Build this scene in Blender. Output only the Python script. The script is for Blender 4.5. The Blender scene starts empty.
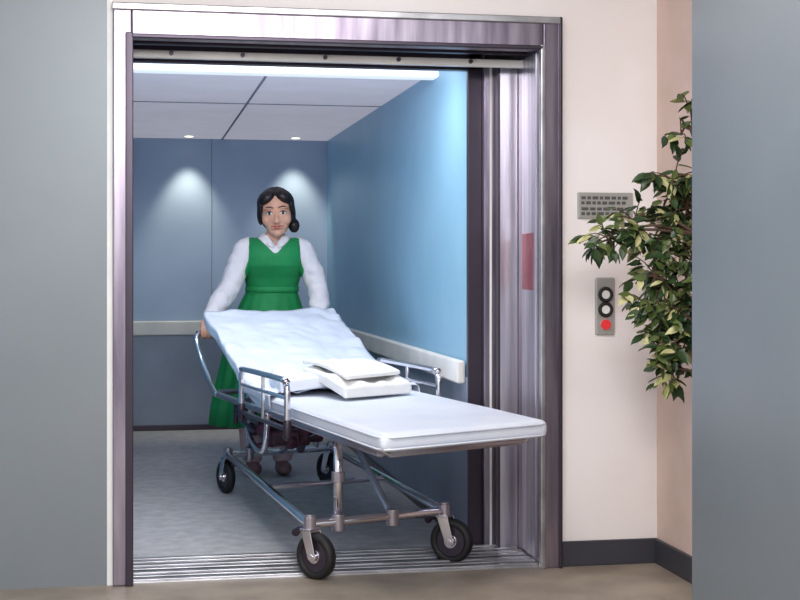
import bpy, bmesh, math, random
from mathutils import Vector, Matrix, noise
random.seed(7)
sc=bpy.context.scene
sc.view_settings.view_transform='Standard'
col=sc.collection
# ---------------------------------------------------------------- materials
def mat(name,c,rough=.5,metal=0.,c2=None,scale=8.,bump=0.,bscale=40.,stretch=None,emit=None,es=0.,coat=0.):
    m=bpy.data.materials.new(name); m.use_nodes=True
    nt=m.node_tree; b=nt.nodes['Principled BSDF']
    b.inputs['Base Color'].default_value=(*c,1); b.inputs['Roughness'].default_value=rough; b.inputs['Metallic'].default_value=metal
    if coat: b.inputs['Coat Weight'].default_value=coat
    tc=nt.nodes.new('ShaderNodeTexCoord'); mp=nt.nodes.new('ShaderNodeMapping')
    nt.links.new(tc.outputs['Object'],mp.inputs['Vector'])
    if stretch: mp.inputs['Scale'].default_value=stretch
    n=nt.nodes.new('ShaderNodeTexNoise'); n.inputs['Scale'].default_value=scale; n.inputs['Detail'].default_value=4
    nt.links.new(mp.outputs['Vector'],n.inputs['Vector'])
    r=nt.nodes.new('ShaderNodeValToRGB'); r.color_ramp.elements[0].position=.35; r.color_ramp.elements[1].position=.65
    if c2 is None: c2=tuple(x*.93 for x in c)
    r.color_ramp.elements[0].color=(*c,1); r.color_ramp.elements[1].color=(*c2,1)
    nt.links.new(n.outputs['Fac'],r.inputs['Fac']); nt.links.new(r.outputs['Color'],b.inputs['Base Color'])
    if bump:
        n2=nt.nodes.new('ShaderNodeTexNoise'); n2.inputs['Scale'].default_value=bscale; n2.inputs['Detail'].default_value=3
        nt.links.new(mp.outputs['Vector'],n2.inputs['Vector'])
        bp=nt.nodes.new('ShaderNodeBump'); bp.inputs['Strength'].default_value=bump; bp.inputs['Distance'].default_value=.01
        nt.links.new(n2.outputs['Fac'],bp.inputs['Height']); nt.links.new(bp.outputs['Normal'],b.inputs['Normal'])
    if emit:
        b.inputs['Emission Color'].default_value=(*emit,1); b.inputs['Emission Strength'].default_value=es
    return m
def s(r,g,b):
    f=lambda v:(v/255/12.92) if v/255<=.04045 else ((v/255+.055)/1.055)**2.4
    return (f(r),f(g),f(b))
M={}
M['wall']=mat('wall_paint_cream',s(244,238,238),.7,c2=s(238,230,228),scale=2)
M['wallp']=mat('wall_paint_pink',s(222,196,188),.7,c2=s(208,184,172),scale=3)
M['clad']=mat('grey_cladding',s(134,140,146),.42,.3,c2=s(129,136,142),scale=2)
M['base']=mat('baseboard_dark',s(58,58,66),.5)
M['hfloor']=mat('hall_floor',s(158,145,130),.45,c2=s(136,124,112),scale=5)
M['hceil']=mat('hall_ceiling',s(225,225,225),.8)
M['white']=mat('white_trim',s(240,240,238),.5)
M['steel']=mat('frame_steel',s(172,162,176),.30,.85,c2=s(122,112,128),scale=3,stretch=(6,6,.5),bump=.04)
M['steel2']=mat('door_steel',s(206,202,212),.3,.8,c2=s(164,158,172),scale=3,stretch=(8,8,.4))
M['steeld']=mat('steel_dark',s(74,66,78),.35,.7)
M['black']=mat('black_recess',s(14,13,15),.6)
M['alu']=mat('aluminium_sill',s(200,198,202),.32,.8,c2=s(160,158,162),scale=6)
M['cabblue']=mat('cab_panel_blue',s(150,194,220),.40,.12,c2=s(136,182,210),scale=1.2,bump=.03,bscale=8)
M['cabback']=mat('cab_panel_back',s(178,196,222),.45,.08,c2=s(164,184,212),scale=1.5)
M['cablow']=mat('cab_panel_lower',s(150,160,178),.45,.08,c2=s(136,146,164),scale=2)
M['cabfloor']=mat('cab_floor',s(196,192,194),.55,c2=s(174,171,174),scale=14)
M['cabceil']=mat('cab_ceiling_glow',s(208,202,214),.6,c2=s(198,192,204),scale=3,emit=(.82,.79,.87),es=.30)  # plain ceiling given an added glow to brighten the cab
M['seam']=mat('seam',s(160,156,168),.6)
M['rail']=mat('bump_rail',s(236,232,226),.35,c2=s(222,218,214),scale=6)
M['lamp']=mat('lamp_diffuser',s(230,232,236),.5,emit=(.95,.97,1),es=.55)
M['spot']=mat('downlight',s(255,250,220),.5,emit=(1,.95,.7),es=3)
M['chrome']=mat('chrome',s(232,228,234),.18,1.)
M['chromed']=mat('painted_tube',s(175,168,178),.3,.8)
M['rubber']=mat('black_rubber',s(24,22,24),.6)
M['sheet']=mat('white_sheet',s(226,230,242),.75,c2=s(214,220,236),scale=4,bump=.25,bscale=10)
M['sheet2']=mat('folded_linen',s(236,234,232),.8,bump=.3,bscale=14)
M['vinyl']=mat('mattress_cover',s(226,230,242),.5,c2=s(216,222,236),scale=3)
M['mech']=mat('mechanism',s(104,58,80),.45,.3,c2=s(60,38,52),scale=12)
M['red']=mat('red_reflection',s(178,92,100),.35,.6,c2=s(150,72,84),scale=10)  # colour of a red reflection in the jamb steel
M['redb']=mat('red_button',s(200,40,48),.35,emit=(.8,.05,.05),es=.3)
M['skin']=mat('skin',s(226,172,146),.5,c2=s(218,162,136),scale=10)
M['hair']=mat('black_hair',s(28,19,19),.42,bump=.5,bscale=70,stretch=(1,1,.3))
M['lip']=mat('lips',s(186,84,80),.4)
M['eyew']=mat('eye_white',s(235,230,225),.3)
M['eyed']=mat('eye_iris',s(30,16,12),.2)
M['shirt']=mat('white_shirt',s(244,238,240),.8,c2=s(234,228,236),scale=6,bump=.3,bscale=12)
M['green']=mat('green_pinafore',s(26,148,84),.7,c2=s(20,132,72),scale=5,bump=.2,bscale=12)
M['pinkc']=mat('pale_trousers',s(230,194,196),.8)
M['shoe']=mat('shoe',s(150,104,104),.5)
M['leaf1']=mat('leaf_dark',s(54,78,42),.4,c2=s(34,52,28),scale=9)
M['leaf2']=mat('leaf_olive',s(98,112,60),.4,c2=s(74,88,46),scale=9)
M['leaf3']=mat('leaf_pale',s(210,202,154),.45,c2=s(160,160,100),scale=9)
M['bark']=mat('bark',s(84,62,48),.8,bump=.4)
M['pot']=mat('ceramic_pot',s(150,90,66),.5)
M['soil']=mat('soil',s(50,38,30),.9)
M['plate']=mat('sign_plate',s(176,176,172),.4,.4)
M['platel']=mat('sign_text',s(84,82,84),.5)
# ---------------------------------------------------------------- helpers
def empty(name,loc=(0,0,0)):
    e=bpy.data.objects.new(name,None); e.location=loc; col.objects.link(e); return e
def mk(name,bm,mats,parent=None,smooth=False,bevel=0,seg=3,angle=None):
    me=bpy.data.meshes.new(name); bmesh.ops.recalc_face_normals(bm,faces=bm.faces); bm.to_mesh(me); bm.free()
    o=bpy.data.objects.new(name,me); col.objects.link(o)
    for m in (mats if isinstance(mats,list) else [mats]): me.materials.append(m)
    if smooth:
        for p in me.polygons: p.use_smooth=True
    if bevel:
        b=o.modifiers.new('bevel','BEVEL'); b.width=bevel; b.segments=seg; b.limit_method='ANGLE'; b.angle_limit=math.radians(40)
        for p in me.polygons: p.use_smooth=True
        w=o.modifiers.new('wn','WEIGHTED_NORMAL')
    if parent: o.parent=parent
    return o
def addbox(bm,x0,x1,y0,y1,z0,z1,mi=0):
    v=[bm.verts.new(p) for p in [(x0,y0,z0),(x1,y0,z0),(x1,y1,z0),(x0,y1,z0),(x0,y0,z1),(x1,y0,z1),(x1,y1,z1),(x0,y1,z1)]]
    for f in [(0,3,2,1),(4,5,6,7),(0,1,5,4),(1,2,6,5),(2,3,7,6),(3,0,4,7)]:
        fc=bm.faces.new([v[i] for i in f]); fc.material_index=mi
def box(name,x0,x1,y0,y1,z0,z1,m,parent=None,bevel=0):
    bm=bmesh.new(); addbox(bm,x0,x1,y0,y1,z0,z1); return mk(name,bm,m,parent,bevel=bevel)
def catmull(pts,rads,sub=6):
    P=[Vector(p) for p in pts]; out=[];ro=[]
    n=len(P)
    for i in range(n-1):
        p0=P[max(i-1,0)];p1=P[i];p2=P[i+1];p3=P[min(i+2,n-1)]
        for k in range(sub):
            t=k/sub
            out.append(.5*((2*p1)+(p2-p0)*t+(2*p0-5*p1+4*p2-p3)*t*t+(3*p1-p0-3*p2+p3)*t**3))
            ro.append(rads[i]*(1-t)+rads[i+1]*t)
    out.append(P[-1]);ro.append(rads[-1]); return out,ro
def tube(bm,pts,rads,n=12,sub=0,mi=0,capr=True,closed=False):
    if not isinstance(rads,(list,tuple)): rads=[rads]*len(pts)
    if sub: pts,rads=catmull(pts,rads,sub)
    P=[Vector(p) for p in pts]; rads=list(rads)
    if capr and not closed:
        a=(P[0]-P[1]).normalized(); b=(P[-1]-P[-2]).normalized()
        P=[P[0]+a*rads[0]*.8,P[0]+a*rads[0]*.45]+P+[P[-1]+b*rads[-1]*.45,P[-1]+b*rads[-1]*.8]
        rads=[rads[0]*.35,rads[0]*.85]+rads+[rads[-1]*.85,rads[-1]*.35]
    N=len(P); T=[]
    for i in range(N):
        if closed: d=P[(i+1)%N]-P[i-1]
        else: d=P[min(i+1,N-1)]-P[max(i-1,0)]
        T.append(d.normalized())
    up=Vector((0,0,1)) if abs(T[0].z)<.9 else Vector((1,0,0))
    u=T[0].cross(up).normalized(); rings=[]
    for i in range(N):
        u=(u-T[i]*u.dot(T[i])).normalized(); w=T[i].cross(u)
        rings.append([bm.verts.new(P[i]+(u*math.cos(2*math.pi*k/n)+w*math.sin(2*math.pi*k/n))*rads[i]) for k in range(n)])
    R=N if closed else N-1
    for i in range(R):
        a=rings[i];b=rings[(i+1)%N]
        for k in range(n):
            f=bm.faces.new([a[k],a[(k+1)%n],b[(k+1)%n],b[k]]); f.material_index=mi
    if not closed:
        f=bm.faces.new(rings[0]); f.material_index=mi
        f=bm.faces.new(rings[-1][::-1]); f.material_index=mi
def loft(bm,rings,n=32,ex=2.3,cap=True,mi=0,fold=None):
    R=[]
    for ri,(cx,cy,cz,hw,hd) in enumerate(rings):
        r=[]
        for k in range(n):
            a=2*math.pi*k/n; c=math.cos(a);sn=math.sin(a)
            x=abs(c)**(2/ex)*math.copysign(1,c)*hw; y=abs(sn)**(2/ex)*math.copysign(1,sn)*hd
            if fold:
                q=fold(ri,a); x*=q;y*=q
            r.append(bm.verts.new((cx+x,cy+y,cz)))
        R.append(r)
    for i in range(len(R)-1):
        for k in range(n):
            f=bm.faces.new([R[i][k],R[i][(k+1)%n],R[i+1][(k+1)%n],R[i+1][k]]); f.material_index=mi
    if cap: bm.faces.new(R[0]); bm.faces.new(R[-1][::-1])
def ell(bm,c,r,rot=None,mi=0,seg=24,rings=16):
    m=Matrix.Translation(Vector(c))
    if rot is not None: m=m@rot
    m=m@Matrix.Diagonal((r[0],r[1],r[2],1))
    bmesh.ops.create_uvsphere(bm,u_segments=seg,v_segments=rings,radius=1,matrix=m)
def cyl(bm,a,b,r,n=24,mi=0):
    tube(bm,[a,b],[r,r],n=n,mi=mi,capr=False)
def remesh(name,bm,voxel,m,parent,smooth=6,fac=.5):
    o=mk(name+'_src',bm,m)
    r=o.modifiers.new('r','REMESH'); r.mode='VOXEL'; r.voxel_size=voxel
    if smooth:
        q=o.modifiers.new('s','SMOOTH'); q.iterations=smooth; q.factor=fac
    dg=bpy.context.evaluated_depsgraph_get(); dg.update()
    me=bpy.data.meshes.new_from_object(o.evaluated_get(dg))
    bpy.data.objects.remove(o)
    return me
def finish(name,me,m,parent,pred=None,offset=0,solid=0):
    b2=bmesh.new(); b2.from_mesh(me); b2.normal_update()
    if offset:
        nn=[(v,v.normal.copy()) for v in b2.verts]
        for v,n_ in nn: v.co+=n_*offset
    if pred:
        dl=[f for f in b2.faces if not pred(f.calc_center_median())]
        bmesh.ops.delete(b2,geom=dl,context='FACES')
        for it in range(5):
            new={}
            for e in b2.edges:
                if len(e.link_faces)==1:
                    a,b=e.verts
                    new.setdefault(a,[]).append(b.co.copy()); new.setdefault(b,[]).append(a.co.copy())
            for v,l in new.items():
                if len(l)==2: v.co=v.co*.5+(l[0]+l[1])*.25
    me2=bpy.data.meshes.new(name); b2.to_mesh(me2); b2.free()
    me2.materials.clear(); me2.materials.append(m)
    for p in me2.polygons: p.use_smooth=True; p.material_index=0
    o=bpy.data.objects.new(name,me2); col.objects.link(o); o.parent=parent
    if solid:
        q=o.modifiers.new('sol','SOLIDIFY'); q.thickness=solid; q.offset=1
    return o

# ---------------------------------------------------------------- room shell
YW=5.36; FT=2.171
box('floor',-2.2,2.07,-.8,YW,-.1,0,M['hfloor'])
box('ceiling',-2.2,2.3,-.8,YW+.2,2.75,2.85,M['hceil'])
bm=bmesh.new()
addbox(bm,1.655,2.3,YW,YW+.2,0,2.75); addbox(bm,-.1,1.655,YW,YW+.2,FT,2.75)
mk('wall_back',bm,M['wall'])
box('wall_left',-2.2,-.103,YW,YW+.2,0,2.75,M['clad'])
box('trim_1',-.103,-.082,YW-.006,YW+.1,0,2.75,M['white'])
box('wall_right',2.07,2.3,4.2,YW,0,2.75,M['wallp'])
box('wall_corridor',1.74,2.3,-.8,4.2,0,2.75,M['clad'])
box('baseboard_back',1.66,2.07,YW-.014,YW,0,.1,M['base'],bevel=.004)
box('baseboard_right',2.056,2.07,4.2,YW-.014,0,.1,M['base'],bevel=.004)

# ---------------------------------------------------------------- door frame
fr=empty('elevator_door_frame')
box('jamb_left',-.081,-.012,YW-.03,5.80,0,FT,M['steel'],fr,.006)
bm=bmesh.new(); addbox(bm,1.585,1.655,YW-.03,5.74,0,FT); mk('jamb_right',bm,M['steel'],fr,bevel=.006)
box('jamb_edge_left',-.035,-.006,YW-.04,YW-.02,0,2.07,M['steeld'],fr,.004)
box('jamb_edge_right',1.572,1.592,YW-.042,YW-.01,0,2.07,M['alu'],fr,.005)
box('jamb_outer_right',1.648,1.662,YW-.042,YW-.01,0,FT+.01,M['steeld'],fr,.004)
box('header',-.012,1.585,YW-.03,5.46,2.06,FT,M['steel'],fr,.006)
box('header_lip',-.085,1.66,YW-.042,YW-.02,FT-.018,FT+.01,M['alu'],fr,.005)
box('header_lower_lip',-.012,1.585,YW-.042,YW-.02,2.05,2.066,M['steeld'],fr,.004)
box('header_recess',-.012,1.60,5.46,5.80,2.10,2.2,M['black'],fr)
box('side_filler',1.465,1.70,5.802,5.86,0,2.25,M['black'],fr)  # black filler added to block the bright gap by the door panels
box('door_track',-.012,1.585,5.58,5.61,2.014,2.045,M['rail'],fr,.003)
box('door_track_upper',-.012,1.585,5.56,5.60,2.065,2.085,M['steeld'],fr,.003)
bm=bmesh.new()
for x in (.14,.42,.75,1.05,1.35): cyl(bm,(x,5.57,2.033),(x,5.585,2.033),.009,12)
mk('track_screws',bm,M['steeld'],fr)
box('door_panel_outer',1.505,1.585,5.70,5.735,.01,2.06,M['steel2'],fr,.004)
box('door_panel_edge',1.497,1.507,5.695,5.74,.01,2.06,M['steeld'],fr,.002)
box('door_panel_inner',1.455,1.60,5.765,5.80,.01,2.06,M['steel'],fr,.004)
box('door_panel_gasket',1.478,1.487,5.758,5.766,.01,2.06,M['white'],fr,.002)
box('reveal_panel',1.574,1.586,5.40,5.60,.03,2.05,M['steel2'],fr,.003)
box('red_reflection',1.570,1.575,5.44,5.585,1.10,1.33,M['red'],fr,.002)  # thin plate painted as a red reflection on the reveal
bm=bmesh.new(); addbox(bm,-.081,1.655,YW,5.80,-.1,.006)
for i,y in enumerate((5.37,5.43,5.49,5.56,5.62,5.69,5.75)): addbox(bm,-.012,1.58,y,y+.03,.004,.014)
mk('sill',bm,M['alu'],fr,bevel=.003)
bm=bmesh.new()
for y in (5.402,5.53,5.655): addbox(bm,-.012,1.58,y,y+.022,.006,.009)
mk('sill_grooves',bm,M['black'],fr)

# ---------------------------------------------------------------- cab
cab=empty('elevator_car')
CX0,CX1,CY0,CY1,CH=-.03,1.40,5.82,10.3,2.12
box('cab_floor',CX0-.05,CX1+.05,5.80,CY1+.05,-.1,0,M['cabfloor'],cab)
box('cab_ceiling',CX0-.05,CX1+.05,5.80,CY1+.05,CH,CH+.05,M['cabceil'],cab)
box('cab_wall_back_upper',CX0-.05,CX1+.05,CY1,CY1+.05,.72,CH,M['cabback'],cab)
box('cab_wall_back_lower',CX0-.05,CX1+.05,CY1-.006,CY1+.05,0,.72,M['cablow'],cab)
box('cab_wall_right_upper',CX1,CX1+.05,CY0,CY1,.72,CH,M['cabblue'],cab)
box('cab_wall_right_lower',CX1-.006,CX1+.05,CY0,CY1,0,.72,M['cablow'],cab)
box('cab_wall_left',CX0-.05,CX0,CY0,CY1,0,CH,M['cabblue'],cab)
box('cab_rail_back',CX0,CX1,CY1-.04,CY1-.006,.69,.795,M['rail'],cab,.012)
box('cab_rail_right',CX1-.045,CX1-.006,CY0+.03,CY1-.04,.69,.79,M['rail'],cab,.012)
box('cab_post',CX1-.005,1.46,5.81,5.84,0,CH,M['steeld'],cab,.003)
box('cab_header',CX0,CX1+.05,5.81,5.86,2.03,2.2,M['steeld'],cab,.004)
box('cab_light_bar',CX0,CX1,6.40,6.52,2.078,2.125,M['lamp'],cab,.01)
bm=bmesh.new()
addbox(bm,.62,.632,6.56,CY1,CH-.004,CH+.01)
addbox(bm,CX0,CX1,7.99,8.005,CH-.004,CH+.01)
mk('ceiling_seams',bm,M['seam'],cab)
bm=bmesh.new()
addbox(bm,.547,.553,CY1-.003,CY1,.8,CH)
for x in (.3,.75,1.1): addbox(bm,x-.003,x+.003,CY1-.009,CY1-.005,.1,.69)
mk('wall_seams',bm,M['cablow'],cab)
box('cab_skirting_back',CX0,CX1,CY1-.02,CY1-.006,0,.04,M['steeld'],cab,.003)
box('cab_skirting_right',CX1-.02,CX1-.006,CY0,CY1-.02,0,.04,M['steeld'],cab,.003)
bm=bmesh.new()
for x in (.38,1.146): cyl(bm,(x,10.12,CH-.003),(x,10.12,CH+.002),.03,24)
mk('downlights',bm,M['spot'],cab)

# ---------------------------------------------------------------- signs
sg=empty('elevator_sign')
box('plate',1.735,1.965,YW-.012,YW+.01,1.385,1.49,M['plate'],sg,.004)
bm=bmesh.new()
for r,z in enumerate((1.468,1.448,1.424,1.405)):
    x=1.748
    while x<1.945:
        w=random.uniform(.012,.03)
        if x+w>1.952: break
        addbox(bm,x,x+w,YW-.014,YW-.011,z-.006,z+.006); x+=w+.007
mk('lettering',bm,M['platel'],sg)
cp=empty('elevator_call_panel')
box('plate',1.808,1.888,YW-.014,YW+.01,.92,1.15,M['plate'],cp,.006)
bm=bmesh.new()
for z in (1.082,1.022):
    pts=[(1.848+.024*math.cos(a),YW-.018,z+.024*math.sin(a)) for a in [2*math.pi*k/24 for k in range(24)]]
    tube(bm,pts,.0075,n=8,closed=True)
mk('button_rings',bm,M['rubber'],cp,True)
bm=bmesh.new()
for z in (1.082,1.022): cyl(bm,(1.848,YW-.02,z),(1.848,YW-.012,z),.017)
mk('buttons',bm,M['white'],cp)
bm=bmesh.new(); cyl(bm,(1.848,YW-.024,.962),(1.848,YW-.012,.962),.02); mk('red_button',bm,M['redb'],cp)

# ---------------------------------------------------------------- stretcher
st=empty('hospital_stretcher')
def G(sv,t,z): return Vector((.817-.18*sv+.680*t,4.636+sv+.324*t,z))
HS,LE=1.66,2.57
def ztop(sv):
    if sv<HS-.1: return .63
    a=(sv-HS)/(LE-HS)
    if sv<HS+.1:
        q=(sv-(HS-.1))/.2; return .63+.315*(.1/(LE-HS))*q*q
    return .63+.315*a
def pad(name,s0,s1,t0,t1,zt,th,m,parent,ns=60,nt=24,amp=0.,bev=.022,fs=6.,rot=0.):
    bm=bmesh.new(); top=[];bot=[]
    sm,tm=(s0+s1)/2,(t0+t1)/2
    def R(sv,t):
        a=sv-sm;b=(t-tm)*.72
        return sm+a*math.cos(rot)-b*math.sin(rot), tm+(a*math.sin(rot)+b*math.cos(rot))/.72
    for i in range(ns+1):
        a=[];b=[]
        for j in range(nt+1):
            sv,t=R(s0+(s1-s0)*i/ns,t0+(t1-t0)*j/nt)
            e=min(1,min(i,ns-i)/3)*min(1,min(j,nt-j)/3)
            z=zt(sv,t)+amp*e*(noise.noise(Vector((sv*fs,t*fs,3.1))))
            a.append(bm.verts.new(G(sv,t,z))); b.append(bm.verts.new(G(sv,t,zt(sv,t)-th)))
        top.append(a);bot.append(b)
    for i in range(ns):
        for j in range(nt):
            bm.faces.new([top[i][j],top[i+1][j],top[i+1][j+1],top[i][j+1]])
            bm.faces.new([bot[i][j],bot[i][j+1],bot[i+1][j+1],bot[i+1][j]])
    for i in range(ns):
        bm.faces.new([top[i][0],bot[i][0],bot[i+1][0],top[i+1][0]])
        bm.faces.new([top[i][nt],top[i+1][nt],bot[i+1][nt],bot[i][nt]])
    for j in range(nt):
        bm.faces.new([top[0][j],top[0][j+1],bot[0][j+1],bot[0][j]])
        bm.faces.new([top[ns][j],bot[ns][j],bot[ns][j+1],top[ns][j+1]])
    return mk(name,bm,m,parent,bevel=bev,seg=4)
pad('mattress',0,LE-.03,0,1,lambda a,t:ztop(a),.065,M['vinyl'],st,amp=.006,fs=3,bev=.026)
for nm,dz in (('piping_top',-.014),('piping_bottom',-.054)):
    bm=bmesh.new()
    pts=[G(HS,-.003,.63+dz),G(1.0,-.003,.63+dz),G(.05,-.003,.63+dz),G(.008,.02,.63+dz),G(-.004,.06,.63+dz),G(-.004,.94,.63+dz),G(.008,.98,.63+dz),G(.05,1.003,.63+dz),G(1.0,1.003,.63+dz),G(HS,1.003,.63+dz)]
    tube(bm,pts,.0035,n=8); mk(nm,bm,M['vinyl'],st,True)
bm=bmesh.new(); ns,ntt=80,70; rows=[]
for i in range(ns+1):
    sv=1.34+(LE-.01-1.34)*i/ns; row=[]
    for j in range(ntt+1):
        q=-0.10+1.22*j/ntt
        wr=.024*noise.noise(Vector((sv*4,q*6+sv*2,1)))+.014*noise.noise(Vector((sv*12,q*7,4)))
        base=ztop(sv)+.012
        if q<0:
            d=-q*.5; base-=d*(1+.25*math.sin(sv*11)); t=-.012+.006*math.sin(sv*17)
        elif q>1:
            d=(q-1)*.55; base-=d*(1+.25*math.sin(sv*9+1)); t=1.03+.05*(q-1)+.012*math.sin(sv*15)
        else: t=-.012+1.042*q
        row.append(bm.verts.new(G(sv+.02*math.sin(q*9),t,base+abs(wr))))
    rows.append(row)
for i in range(ns):
    for j in range(ntt): bm.faces.new([rows[i][j],rows[i+1][j],rows[i+1][j+1],rows[i][j+1]])
o=mk('draped_sheet',bm,M['sheet'],st,True); q=o.modifiers.new('sol','SOLIDIFY'); q.thickness=.004
pad('small_pillow',1.30,1.66,.08,.60,lambda a,t:.70+.02*math.sin(t*4),.055,M['sheet'],st,ns=30,nt=30,amp=.05,bev=.02,fs=7,rot=.15)
pad('folded_linen',1.06,1.50,.30,.80,lambda a,t:.700+.050*math.sin((a-1.06)*4)-.02*t,.05,M['sheet2'],st,ns=30,nt=30,amp=.03,bev=.015,fs=8,rot=-.12)
pad('linen_fold',1.12,1.52,.32,.74,lambda a,t:.740+.045*math.sin((a-1.1)*5)-.02*t,.018,M['sheet2'],st,ns=24,nt=24,amp=.025,bev=.006,fs=9,rot=-.2)
bm=bmesh.new(); zf=.548
tube(bm,[G(.12,.06,zf),G(.10,.1,zf),G(.10,.9,zf),G(.12,.94,zf),G(1.2,.95,zf),G(2.5,.95,zf),G(2.55,.9,zf),G(2.55,.1,zf),G(2.5,.05,zf),G(1.2,.05,zf)],.015,n=12,closed=True)
for sv in (.5,1.0,1.6,2.1): tube(bm,[G(sv,.05,zf),G(sv,.95,zf)],.012)
tube(bm,[G(HS,.15,.56),G(LE-.1,.15,.83)],.012); tube(bm,[G(HS,.85,.56),G(LE-.1,.85,.83)],.012)
tube(bm,[G(2.1,.15,.56),G(2.35,.15,.78)],.01); tube(bm,[G(2.1,.85,.56),G(2.35,.85,.78)],.01)
mk('upper_frame',bm,M['chromed'],st,True)
bm=bmesh.new()
tube(bm,[G(2.45,.04,.55),(.385,7.28,.59),(.345,7.38,.70),(.318,7.42,.80),(.325,7.44,.835),(.36,7.455,.84),(.70,7.565,.84),(1.0,7.665,.84),(1.085,7.69,.83),(1.09,7.66,.74),G(2.62,.97,.60),G(2.45,.96,.55)],.014,n=12,sub=4)
mk('push_bar',bm,M['chrome'],st,True)
WFL,WFR,WRL,WRR=Vector((.66,5.34,0)),Vector((1.23,5.525,0)),Vector((.48,7.38,0)),Vector((1.05,7.56,0))
zb=.205
def up(v,z): return Vector((v.x,v.y,z))
bm=bmesh.new()
tube(bm,[up(WFL,zb),up(WRL,zb)],.018,n=16); tube(bm,[up(WFR,zb),up(WRR,zb)],.018,n=16)
tube(bm,[up(WFL,zb),up(WFR,zb)],.018,n=16); tube(bm,[up(WRL,zb),up(WRR,zb)],.018,n=16)
mk('base_frame',bm,M['chrome'],st,True)
bm=bmesh.new()
def lerp(a,b,t,z): v=a.lerp(b,t); return Vector((v.x,v.y,z))
pf=lerp(WFL,WFR,.2,zb); pr=lerp(WRL,WRR,.2,zb); pr2=lerp(WRL,WRR,.85,zb)
tube(bm,[pf,Vector((pf.x,pf.y,zf))],.018,n=16,capr=False)
tube(bm,[pr,Vector((pr.x,pr.y,zf))],.018,n=16,capr=False)
tube(bm,[pr2,Vector((pr2.x,pr2.y,zf))],.016,n=16,capr=False)
tube(bm,[lerp(WFL,WFR,.6,zb),(.95,6.9,zf)],.014,n=12)
tube(bm,[lerp(WRL,WRR,.5,zb),(.88,6.0,zf)],.014,n=12)
tube(bm,[lerp(WRL,WRR,.2,.24),(.56,6.55,zf)],.011,n=12)
tube(bm,[lerp(WFL,WRL,.45,zb),lerp(WFR,WRR,.45,zb)],.013,n=12)
tube(bm,[(.53,6.80,.53),(.53,6.80,.44),(.54,6.55,.37),(.56,6.2,.38),(.57,6.12,zf)],.013,n=12,sub=5)
mk('posts_and_braces',bm,M['chrome'],st,True)
bm=bmesh.new()
for v in (pf,pr,lerp(WFL,WFR,.6,zb)): cyl(bm,(v.x,v.y,zb-.035),(v.x,v.y,zb+.03),.026,20)
for p in (pf,pr): cyl(bm,(p.x,p.y,.36),(p.x,p.y,.40),.026,20)
mk('clamps',bm,M['chromed'],st,True,bevel=.003)
bm=bmesh.new()
addbox(bm,.60,.82,6.62,6.98,.34,.45); addbox(bm,.62,.76,6.5,6.62,.36,.43); addbox(bm,.68,.92,6.9,7.15,.32,.40)
mk('lift_housing',bm,M['mech'],st,bevel=.015)
bm=bmesh.new()
tube(bm,[(.62,6.58,.50),(.68,7.1,.30)],.026,n=16); tube(bm,[(.80,6.55,.48),(.84,7.2,.25)],.022,n=16)
tube(bm,[(.56,6.60,.34),(.62,6.60,.36),(.68,6.62,.46)],.018,n=12)
ell(bm,(.60,6.58,.44),(.05,.05,.05)); ell(bm,(.72,6.55,.38),(.045,.06,.045)); ell(bm,(.56,6.70,.42),(.035,.06,.035))
mk('lift_cylinders',bm,M['mech'],st,True)
bm=bmesh.new()
for k in range(5):
    ell(bm,Vector((.545-.012*k,6.52+k*.09,.485)),(.016,.028,.020))
tube(bm,[(.55,6.40,.48),(.53,6.6,.48),(.50,6.95,.49)],.011,n=10); tube(bm,[(.54,6.5,.43),(.51,6.9,.44)],.010,n=10)
tube(bm,[(.49,6.95,.52),(.49,6.95,.42)],.012,n=10)
mk('lock_levers',bm,M['steeld'],st,True)
def caster(name,c,ang,trail=.03):
    e=bpy.data.objects.new(name,None); col.objects.link(e); e.parent=st; e.location=(c.x,c.y,0); e.rotation_euler=(0,0,ang)
    R=.088
    bm=bmesh.new()
    prof=[(.014,.060),(.020,.066),(.021,.078),(.013,R),(-.013,R),(-.021,.078),(-.020,.066),(-.014,.060)]
    N=40; rr=[]
    for k in range(N):
        a=2*math.pi*k/N; rr.append([bm.verts.new((x,trail+r*math.cos(a),R+r*math.sin(a))) for x,r in prof])
    L=len(prof)
    for k in range(N):
        for j in range(L):
            bm.faces.new([rr[k][j],rr[(k+1)%N][j],rr[(k+1)%N][(j+1)%L],rr[k][(j+1)%L]])
    mk('tire',bm,M['rubber'],e,True)
    bm=bmesh.new(); cyl(bm,(-.012,trail,R),(.012,trail,R),.061,32); mk('wheel_disc',bm,M['steeld'],e)
    bm=bmesh.new(); cyl(bm,(-.036,trail,R),(.036,trail,R),.012,16); cyl(bm,(-.017,trail,R),(.017,trail,R),.028,20)
    mk('axle',bm,M['chrome'],e,True,bevel=.002)
    bm=bmesh.new()
    for sx in (-1,1):
        x0,x1=sorted((sx*.027,sx*.032))
        v=[(-.024,.192),(.024,.192),(trail+.022,R-.005),(trail+.008,R-.020),(trail-.014,R-.012)]
        a=[bm.verts.new((x0,y,z)) for y,z in v]; b=[bm.verts.new((x1,y,z)) for y,z in v]
        bm.faces.new(a); bm.faces.new(b[::-1])
        for k in range(5): bm.faces.new([a[k],a[(k+1)%5],b[(k+1)%5],b[k]])
    addbox(bm,-.032,.032,-.026,.026,.182,.192)
    mk('fork',bm,M['chrome'],e,bevel=.002)
    bm=bmesh.new(); cyl(bm,(0,0,.188),(0,0,.235),.025,20); cyl(bm,(0,0,.225),(0,0,.242),.018,20); mk('stem',bm,M['chromed'],e,True,bevel=.002)
    bm=bmesh.new(); tube(bm,[(0,-.02,.185),(0,-.055,.18),(0,-.075,.165)],[.012,.012,.016],n=10); mk('brake_pedal',bm,M['steeld'],e,True)
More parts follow.
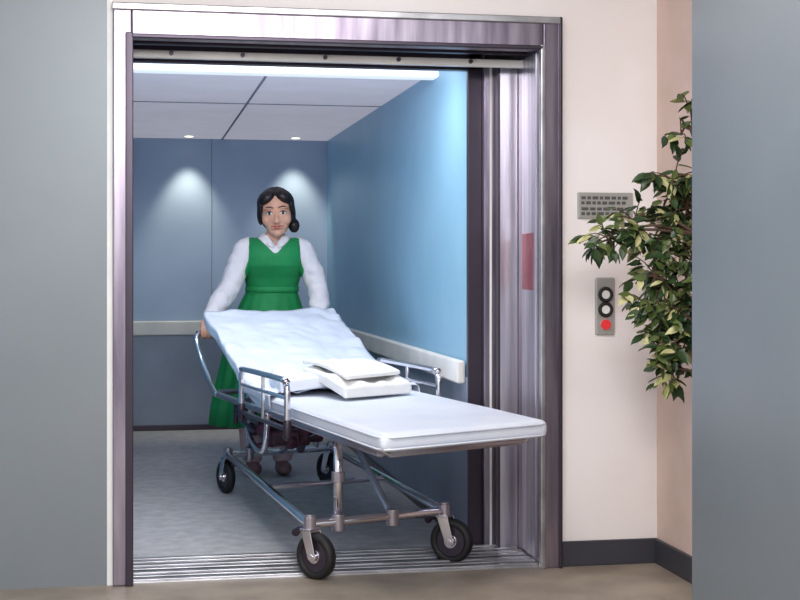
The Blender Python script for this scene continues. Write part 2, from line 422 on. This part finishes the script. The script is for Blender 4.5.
caster('caster_1',WFL,-2.4); caster('caster_2',WFR,-2.2); caster('caster_3',WRL,.35); caster('caster_4',WRR,.5)
def siderail(name,s0,s1,t,zt):
    bm=bmesh.new(); z0=.54
    tube(bm,[G(s0,t,z0),G(s0,t,zt-.05),G(s0+.02,t,zt-.012),G(s0+.06,t,zt),G(s1-.06,t,zt),G(s1-.02,t,zt-.012),G(s1,t,zt-.05),G(s1,t,z0)],.013,n=12,sub=3)
    tube(bm,[G(s0+.01,t,zt-.07),G(s1-.01,t,zt-.07)],.008,n=10)
    tube(bm,[G(s0+(s1-s0)*.5,t,zt),G(s0+(s1-s0)*.5,t,z0)],.008,n=10)
    mk(name,bm,M['chrome'],st,True)
    bm=bmesh.new()
    for sv in (s0,s1): tube(bm,[G(sv,t,z0+.03),G(sv,t,z0-.03)],.017,n=12)
    tube(bm,[G(s0,t,z0),G(s1,t,z0)],.010,n=10)
    mk(name+'_brackets',bm,M['steeld'],st,True)
siderail('side_rail_left',.98,1.70,-.06,.735)
siderail('side_rail_right',1.12,1.88,1.05,.73)

# ---------------------------------------------------------------- woman
wo=empty('woman',(.77,8.05,0))
TOR=[(-.02,.0,.80,.165,.12),(-.02,.0,.88,.170,.125),(-.012,-.02,.98,.142,.11),(0,-.05,1.06,.124,.096),(0,-.07,1.13,.138,.104),(0,-.10,1.20,.158,.122),(0,-.115,1.25,.164,.114),(0,-.125,1.29,.160,.094),(0,-.13,1.325,.130,.07),(0,-.135,1.348,.080,.058),(.003,-.14,1.38,.052,.052)]
armL=[(-.11,-.125,1.305),(-.162,-.13,1.285),(-.210,-.155,1.17),(-.258,-.19,1.06),(-.325,-.315,.98),(-.375,-.43,.905)]
armR=[(.11,-.125,1.305),(.162,-.13,1.285),(.215,-.14,1.17),(.250,-.15,1.06),(.248,-.24,.975),(.23,-.325,.905)]
bm=bmesh.new()
loft(bm,TOR)
for sx in (-1,1):
    tube(bm,[(sx*.085-.02,0,.86),(sx*.095-.02,0,.70),(sx*.09-.02,-.01,.47),(sx*.088-.02,.015,.30),(sx*.085-.02,.03,.09)],[.09,.078,.052,.048,.034],n=20,sub=4)
for A in (armL,armR): tube(bm,A,[.045,.046,.040,.036,.033,.025],n=20,sub=4)
tube(bm,[(.002,-.13,1.30),(.006,-.148,1.37),(.010,-.15,1.44)],[.056,.048,.050],n=20,sub=4)
for sx in (-1,1):
    ell(bm,(sx*.085-.02,-.045,.045),(.042,.11,.035)); ell(bm,(sx*.085-.02,.03,.05),(.034,.045,.045))
H=Vector((.012,-.175,1.489)); K=1.22
HR=Matrix.Rotation(math.radians(2),4,'X')@Matrix.Rotation(math.radians(-4),4,'Y')@Matrix.Rotation(math.radians(-6),4,'Z')
def hp(x,y,z): return H+(HR@Vector((x,y,z)))*K
def he(b,c,r,rot=None,mi=0,seg=24,rings=16):
    R=HR if rot is None else HR@rot
    ell(b,hp(*c),tuple(q*K for q in r),R,mi,seg,rings)
def rz(a): return Matrix.Rotation(a,4,'Z')
def faceparts(b):
    he(b,(0,.012,.032),(.075,.090,.080)); he(b,(0,-.018,-.012),(.068,.070,.072)); he(b,(0,-.028,-.052),(.054,.052,.048))
    he(b,(0,-.060,-.088),(.023,.020,.017)); he(b,(0,-.040,-.078),(.040,.034,.026))
    for sx in (-1,1):
        he(b,(sx*.038,-.050,-.026),(.029,.026,.030))
        he(b,(sx*.0105,-.096,-.037),(.0085,.010,.0068)); he(b,(sx*.078,.014,-.012),(.009,.018,.029))
        he(b,(sx*.030,-.070,.026),(.030,.014,.007),rz(sx*.3))
        he(b,(sx*.0315,-.0685,.004),(.0165,.012,.0115),rz(sx*.25))
    tube(b,[hp(0,-.076,.016),hp(0,-.088,-.008),hp(0,-.101,-.028),hp(0,-.103,-.035)],[.008*K,.0085*K,.0105*K,.0105*K],n=12,sub=3)
    he(b,(0,-.074,-.062),(.027,.014,.013))
faceparts(bm)
def hand(b,wr,kn,side,barz,bary):
    wr=Vector(wr);kn=Vector(kn)
    for k in range(4):
        o=(k-1.5)*.0185
        tube(b,[wr+Vector((o*.55,0,0)),(wr+kn)*.5+Vector((o*.85,0,.002)),kn+Vector((o,0,0))],[.017,.0145,.0125],n=12,sub=3)
        L=[1.,1.08,1.02,.86][k if side<0 else 3-k]
        x=kn.x+o*1.08; dy=(x-kn.x)*.32
        f=[kn+Vector((o,0,0)),Vector((x,bary+dy-.018*L,barz+.030)),Vector((x,bary+dy-.031*L,barz+.008)),Vector((x,bary+dy-.024*L,barz-.016*L)),Vector((x,bary+dy-.006,barz-.024*L))]
        tube(b,f,[.0115,.0105,.0096,.0088,.0078],n=12,sub=3)
    x=kn.x+side*.040
    tube(b,[wr+Vector((side*.014,-.02,-.004)),wr.lerp(kn,.5)+Vector((side*.034,0,-.012)),Vector((x+side*.008,bary+.034,barz+.012)),Vector((x+side*.002,bary+.016+side*.012,barz-.018))],[.015,.014,.0115,.0092],n=12,sub=3)
hand(bm,(-.375,-.43,.905),(-.392,-.555,.884),1,.84,7.461-8.05)
hand(bm,(.23,-.325,.905),(.222,-.372,.882),-1,.84,7.660-8.05)
me=remesh('body',bm,.0042,M['skin'],wo,smooth=3)
finish('body',me,M['skin'],wo)
bm=bmesh.new()
for sx in (-1,1):
    ell(bm,(sx*.085-.02,-.05,.04),(.048,.12,.040)); ell(bm,(sx*.085-.02,.03,.045),(.040,.055,.045))
me=remesh('shoes',bm,.006,M['shoe'],wo,smooth=4)
finish('shoes',me,M['shoe'],wo,pred=lambda c:c.z>.001 and not(c.z>.07 and c.y>-.04) )
bm=bmesh.new()
for sx in (-1,1):
    tube(bm,[(sx*.085-.02,0,.75),(sx*.095-.02,0,.5),(sx*.092-.02,.0,.28),(sx*.088-.02,.02,.12),(sx*.088-.02,.02,.07)],[.095,.085,.075,.062,.05],n=24,sub=5,capr=False)
mk('trousers',bm,M['pinkc'],wo,True)
SH=[(x,y,z,w+.012,d+.012) for x,y,z,w,d in TOR[2:9]]+[(0,-.133,1.350,.086,.068),(.002,-.137,1.368,.064,.062)]
bm=bmesh.new(); loft(bm,SH)
for A in (armL,armR):
    tube(bm,[Vector(p) for p in A],[.050,.060,.062,.060,.054,.036],n=24,sub=5,capr=False)
me=remesh('shirt',bm,.006,M['shirt'],wo,smooth=6)
for v in me.vertices:
    if abs(v.co.x)>.185: v.co+=v.normal*(.011*noise.noise(Vector((v.co.x*8,v.co.y*8,v.co.z*24)))+.003*noise.noise(v.co*34))
def shpred(c):
    if c.z<1.0 and abs(c.x)<.12: return False
    return not (c.z>1.30 and c.y<-.13 and abs(c.x-.002)<(c.z-1.30)*.6) and c.z<1.372
finish('shirt',me,M['shirt'],wo,pred=shpred,solid=.002)
def pipred(c):
    if c.z<1.03 or c.z>1.352: return False
    hw=.144
    for a,b in zip(TOR[:-1],TOR[1:]):
        if a[2]<=c.z<=b[2]: hw=a[3]+(b[3]-a[3])*(c.z-a[2])/(b[2]-a[2])
    lim=hw+.020 if c.z<1.14 else min(hw+.020,.178-.036*min(1,(c.z-1.14)/.10))
    if c.z>1.24: lim=.142
    if abs(c.x)>lim: return False
    return not (c.z>1.262 and c.y<-.11 and abs(c.x)<(c.z-1.262)*1.0+.004) and not (c.z>1.30 and c.y>-.11 and abs(c.x)<.08)
finish('pinafore_bodice',me,M['green'],wo,pred=pipred,offset=.006,solid=.003)
bm=bmesh.new()
for A in (armL,armR):
    a=Vector(A[-2]);b=Vector(A[-1]); d=(b-a).normalized()
    tube(bm,[b-d*.035,b+d*.012],[.037,.034],n=24,capr=False)
mk('cuffs',bm,M['shirt'],wo,True,bevel=.003)
bm=bmesh.new()
for sx in (-1,1):
    I=[];O=[]
    for k in range(11):
        a=math.radians(-90)+sx*math.radians(6+k*17.4); ca=math.cos(a);sa=math.sin(a); f=max(0,1-k/4.0)
        I.append(Vector((.004+.058*ca,-.143+.058*sa,1.380-.045*f)))
        w=.032 if k!=1 else .050
        if k==0: w=.038
        O.append(Vector((.004+(.058+w)*ca,-.143+(.058+w*.9)*sa,1.358-.064*f)))
    iv=[bm.verts.new(p) for p in I]; ov=[bm.verts.new(p) for p in O]
    for k in range(10): bm.faces.new([iv[k],iv[k+1],ov[k+1],ov[k]])
o=mk('collar',bm,M['shirt'],wo,True); q=o.modifiers.new('s','SOLIDIFY'); q.thickness=.005
bm=bmesh.new()
SK=[(0,-.05,1.085,.144,.115),(0,-.048,1.06,.142,.114),(-.005,-.035,1.0,.168,.132),(-.012,-.015,.90,.205,.165),(-.025,-.0,.75,.235,.19),(-.04,.01,.55,.265,.215),(-.05,.01,.40,.285,.235),(-.05,.01,.29,.295,.245)]
loft(bm,SK,n=160,ex=2.1,cap=False,fold=lambda ri,a:1+.010*max(0,ri-1)*math.sin(a*16+.5*math.sin(a*3)))
o=mk('pinafore_skirt',bm,M['green'],wo,True); q=o.modifiers.new('sol','SOLIDIFY'); q.thickness=.004
bm=bmesh.new()
loft(bm,[(0,-.05,1.045,.148,.120),(0,-.05,1.05,.153,.125),(0,-.05,1.075,.153,.125),(0,-.05,1.08,.148,.120)],n=48,ex=2.2,cap=False)
mk('belt',bm,M['green'],wo,True)
bm=bmesh.new()
he(bm,(0,.028,.040),(.084,.092,.086),seg=32,rings=24); he(bm,(0,.050,-.010),(.076,.068,.080))
for sx in (-1,1):
    he(bm,(sx*.036,-.014,.074),(.048,.066,.036),Matrix.Rotation(sx*.55,4,'Y'))
    he(bm,(sx*.070,-.008,.040),(.017,.044,.045))
    he(bm,(sx*.074,.020,.000),(.016,.034,.050))
he(bm,(.078,.035,-.060),(.026,.028,.034)); he(bm,(.070,.05,-.03),(.02,.03,.04)); he(bm,(0,.085,-.06),(.045,.035,.045))
me=remesh('hair',bm,.0042,M['hair'],wo,smooth=4)
for v in me.vertices:
    l=HR.inverted()@((v.co-H)/K)
    v.co+=v.normal*(.0006*math.sin(math.atan2(l.z,abs(l.x)+.01)*50+l.y*40)-.002*math.exp(-(l.x/.005)**2)*(l.z>.05))
finish('hair',me,M['hair'],wo)
bm=bmesh.new()
for sx in (-1,1): he(bm,(sx*.0305,-.0755,.003),(.0155,.0085,.0075),rz(sx*.3))
mk('eye_whites',bm,M['eyew'],wo,True)
bm=bmesh.new()
for sx in (-1,1): he(bm,(sx*.0300,-.0812,.003),(.0072,.0042,.0072))
mk('irises',bm,M['eyed'],wo,True)
bm=bmesh.new()
for sx in (-1,1):
    tube(bm,[hp(sx*.015,-.0825,.003),hp(sx*.023,-.0860,.0105),hp(sx*.035,-.0835,.0115),hp(sx*.048,-.0735,.004)],[.0012,.0022,.0026,.0014],n=8,sub=4)
    tube(bm,[hp(sx*.013,-.086,.027),hp(sx*.027,-.0855,.032),hp(sx*.042,-.0775,.030),hp(sx*.054,-.066,.021)],[.0026,.0032,.0028,.0012],n=8,sub=4)
mk('brows_and_lashes',bm,M['hair'],wo,True)
bm=bmesh.new()
tube(bm,[hp(-.027,-.0765,-.0560),hp(-.010,-.0885,-.0565),hp(0,-.0885,-.0580),hp(.010,-.0885,-.0565),hp(.027,-.0765,-.0560)],[.0014,.0040,.0036,.0040,.0014],n=10,sub=4)
tube(bm,[hp(-.025,-.0770,-.0575),hp(0,-.0875,-.0675),hp(.025,-.0770,-.0575)],[.0014,.0055,.0014],n=10,sub=5)
mk('lips',bm,M['lip'],wo,True)

# ---------------------------------------------------------------- ficus
fi=empty('potted_ficus')
PX,PY=1.955,4.37
bm=bmesh.new(); loft(bm,[(PX,PY,0,.065,.065),(PX,PY,.02,.07,.07),(PX,PY,.22,.09,.09),(PX,PY,.225,.10,.10),(PX,PY,.26,.10,.10),(PX,PY,.262,.088,.088),(PX,PY,.235,.086,.086)],n=36,ex=2)
mk('pot',bm,M['pot'],fi,True)
bm=bmesh.new(); cyl(bm,(PX,PY,.22),(PX,PY,.24),.087,32); mk('soil',bm,M['soil'],fi)
clus=[((1.91,4.64,1.75),.06,14),((1.89,4.66,1.66),.06,16),((1.87,4.68,1.50),.11,90),((1.92,4.68,1.40),.11,80),((1.64,4.74,1.30),.075,50),((1.60,4.78,1.27),.05,20),((1.74,4.72,1.35),.09,60),
((1.85,4.70,1.29),.12,120),((1.80,4.68,1.16),.10,90),((1.90,4.66,1.08),.12,130),((1.77,4.72,1.07),.07,50),((1.83,4.70,1.00),.09,70),((1.89,4.66,.93),.11,110),((1.86,4.68,.83),.07,50),((1.92,4.62,1.2),.10,90)]
bb=bmesh.new(); lb=bmesh.new()
tube(bb,[(PX,PY,.23),(PX,PY+.04,.5),(PX-.01,PY+.12,.8),(PX-.02,PY+.19,1.1),(PX-.03,PY+.24,1.4),(PX-.03,PY+.27,1.72)],[.018,.016,.013,.011,.008,.004],n=10,sub=5)
tr=[Vector((PX-.01,PY+.11,.75)),Vector((PX-.015,PY+.15,.95)),Vector((PX-.02,PY+.19,1.12)),Vector((PX-.025,PY+.22,1.3)),Vector((PX-.03,PY+.245,1.45)),Vector((PX-.03,PY+.262,1.65))]
def leaf(b,p,d,L,mi):
    d=d.normalized(); side=d.cross(Vector((random.uniform(-.5,.5),random.uniform(-1,.2),random.uniform(.3,1)))).normalized()
    nrm=side.cross(d)
    prof=[(0,.0),(.18,.16),(.42,.24),(.68,.18),(.88,.07),(1,0)]
    cen=[b.verts.new(p+d*L*t-nrm*L*.16*t*t) for t,_ in prof]
    l=[b.verts.new(p+d*L*t+side*w*L+nrm*L*(.07*(w>0)-.16*t*t)) for t,w in prof[1:-1]]
    r=[b.verts.new(p+d*L*t-side*w*L+nrm*L*(.07*(w>0)-.16*t*t)) for t,w in prof[1:-1]]
    for S in (l,r):
        fs=[(cen[0],cen[1],S[0])]+[(cen[i+1],cen[i+2],S[i+1],S[i]) for i in range(3)]+[(cen[4],cen[5],S[3])]
        for f in fs:
            fc=b.faces.new(f); fc.material_index=mi; fc.smooth=True
for c,r,n in clus:
    c=Vector(c); src=min(tr,key=lambda q:abs(q.z-(c.z-.05)))
    mid=(src+c)*.5+Vector((0,0,.04)); tube(bb,[src,mid,c],[.007,.005,.003],n=8,sub=4)
    nt_=max(3,n//6)
    for k in range(nt_):
        dd=Vector((random.gauss(0,1),random.gauss(0,.8),random.gauss(-.1,1))).normalized()
        e=c+dd*r; tw=[c,(c+e)*.5+Vector((0,0,.012)),e]
        e.x=min(e.x,2.0)
        tube(bb,tw,[.003,.0022,.0014],n=6,sub=3)
        m_=n//nt_+1
        for q in range(m_):
            t=.25+.8*q/m_; p=c.lerp(e,t); d=dd*.5+Vector((random.gauss(0,.7),random.gauss(0,.6),random.uniform(-1.,.3)))
            if p.x>1.98: d.x=-abs(d.x)
            rr=random.random(); leaf(lb,p,d,random.uniform(.042,.072),0 if rr<.52 else (1 if rr<.86 else 2))
mk('branches',bb,M['bark'],fi,True); mk('leaves',lb,[M['leaf1'],M['leaf2'],M['leaf3']],fi)

# ---------------------------------------------------------------- lights
def area(name,loc,sx,sy,e,rot=(0,0,0),c=(1,1,1)):
    l=bpy.data.lights.new(name,'AREA'); l.shape='RECTANGLE'; l.size=sx; l.size_y=sy; l.energy=e; l.color=c
    o=bpy.data.objects.new(name,l); o.location=loc; o.rotation_euler=rot; col.objects.link(o); return o
area('ceiling_light_hall',(.6,3.3,2.70),1.4,.6,44,c=(1,.98,.97))
area('fill_light_front',(.3,.6,2.60),1.2,.8,110,rot=(math.radians(68),0,math.radians(-6)),c=(1,.99,.98))  # added frontal fill aimed into the cab, no known fixture
area('fill_light_cab',(.62,6.0,2.10),1.1,.2,22,rot=(math.radians(14),0,0),c=(.96,.98,1))  # added fill kept out of sight behind the header
for i,x in enumerate((.38,1.146)):
    l=bpy.data.lights.new('downlight_lamp','SPOT'); l.energy=22; l.spot_size=math.radians(66); l.spot_blend=.8; l.color=(1,.95,.72); l.shadow_soft_size=.03
    o=bpy.data.objects.new('downlight_lamp',l); o.location=(x,10.12,2.10); o.rotation_euler=(math.radians(10),0,0); col.objects.link(o)
w=bpy.data.worlds.new('world'); sc.world=w; w.use_nodes=True
w.node_tree.nodes['Background'].inputs['Color'].default_value=(.95,.97,1,1); w.node_tree.nodes['Background'].inputs['Strength'].default_value=1.0
# ---------------------------------------------------------------- camera
cam=bpy.data.cameras.new('camera'); co=bpy.data.objects.new('camera',cam); col.objects.link(co)
cam.sensor_width=36; cam.lens=63; cam.shift_y=-35/800
co.location=(0,0,1.2); co.rotation_euler=(math.radians(90),0,-math.radians(10.72))
sc.camera=co
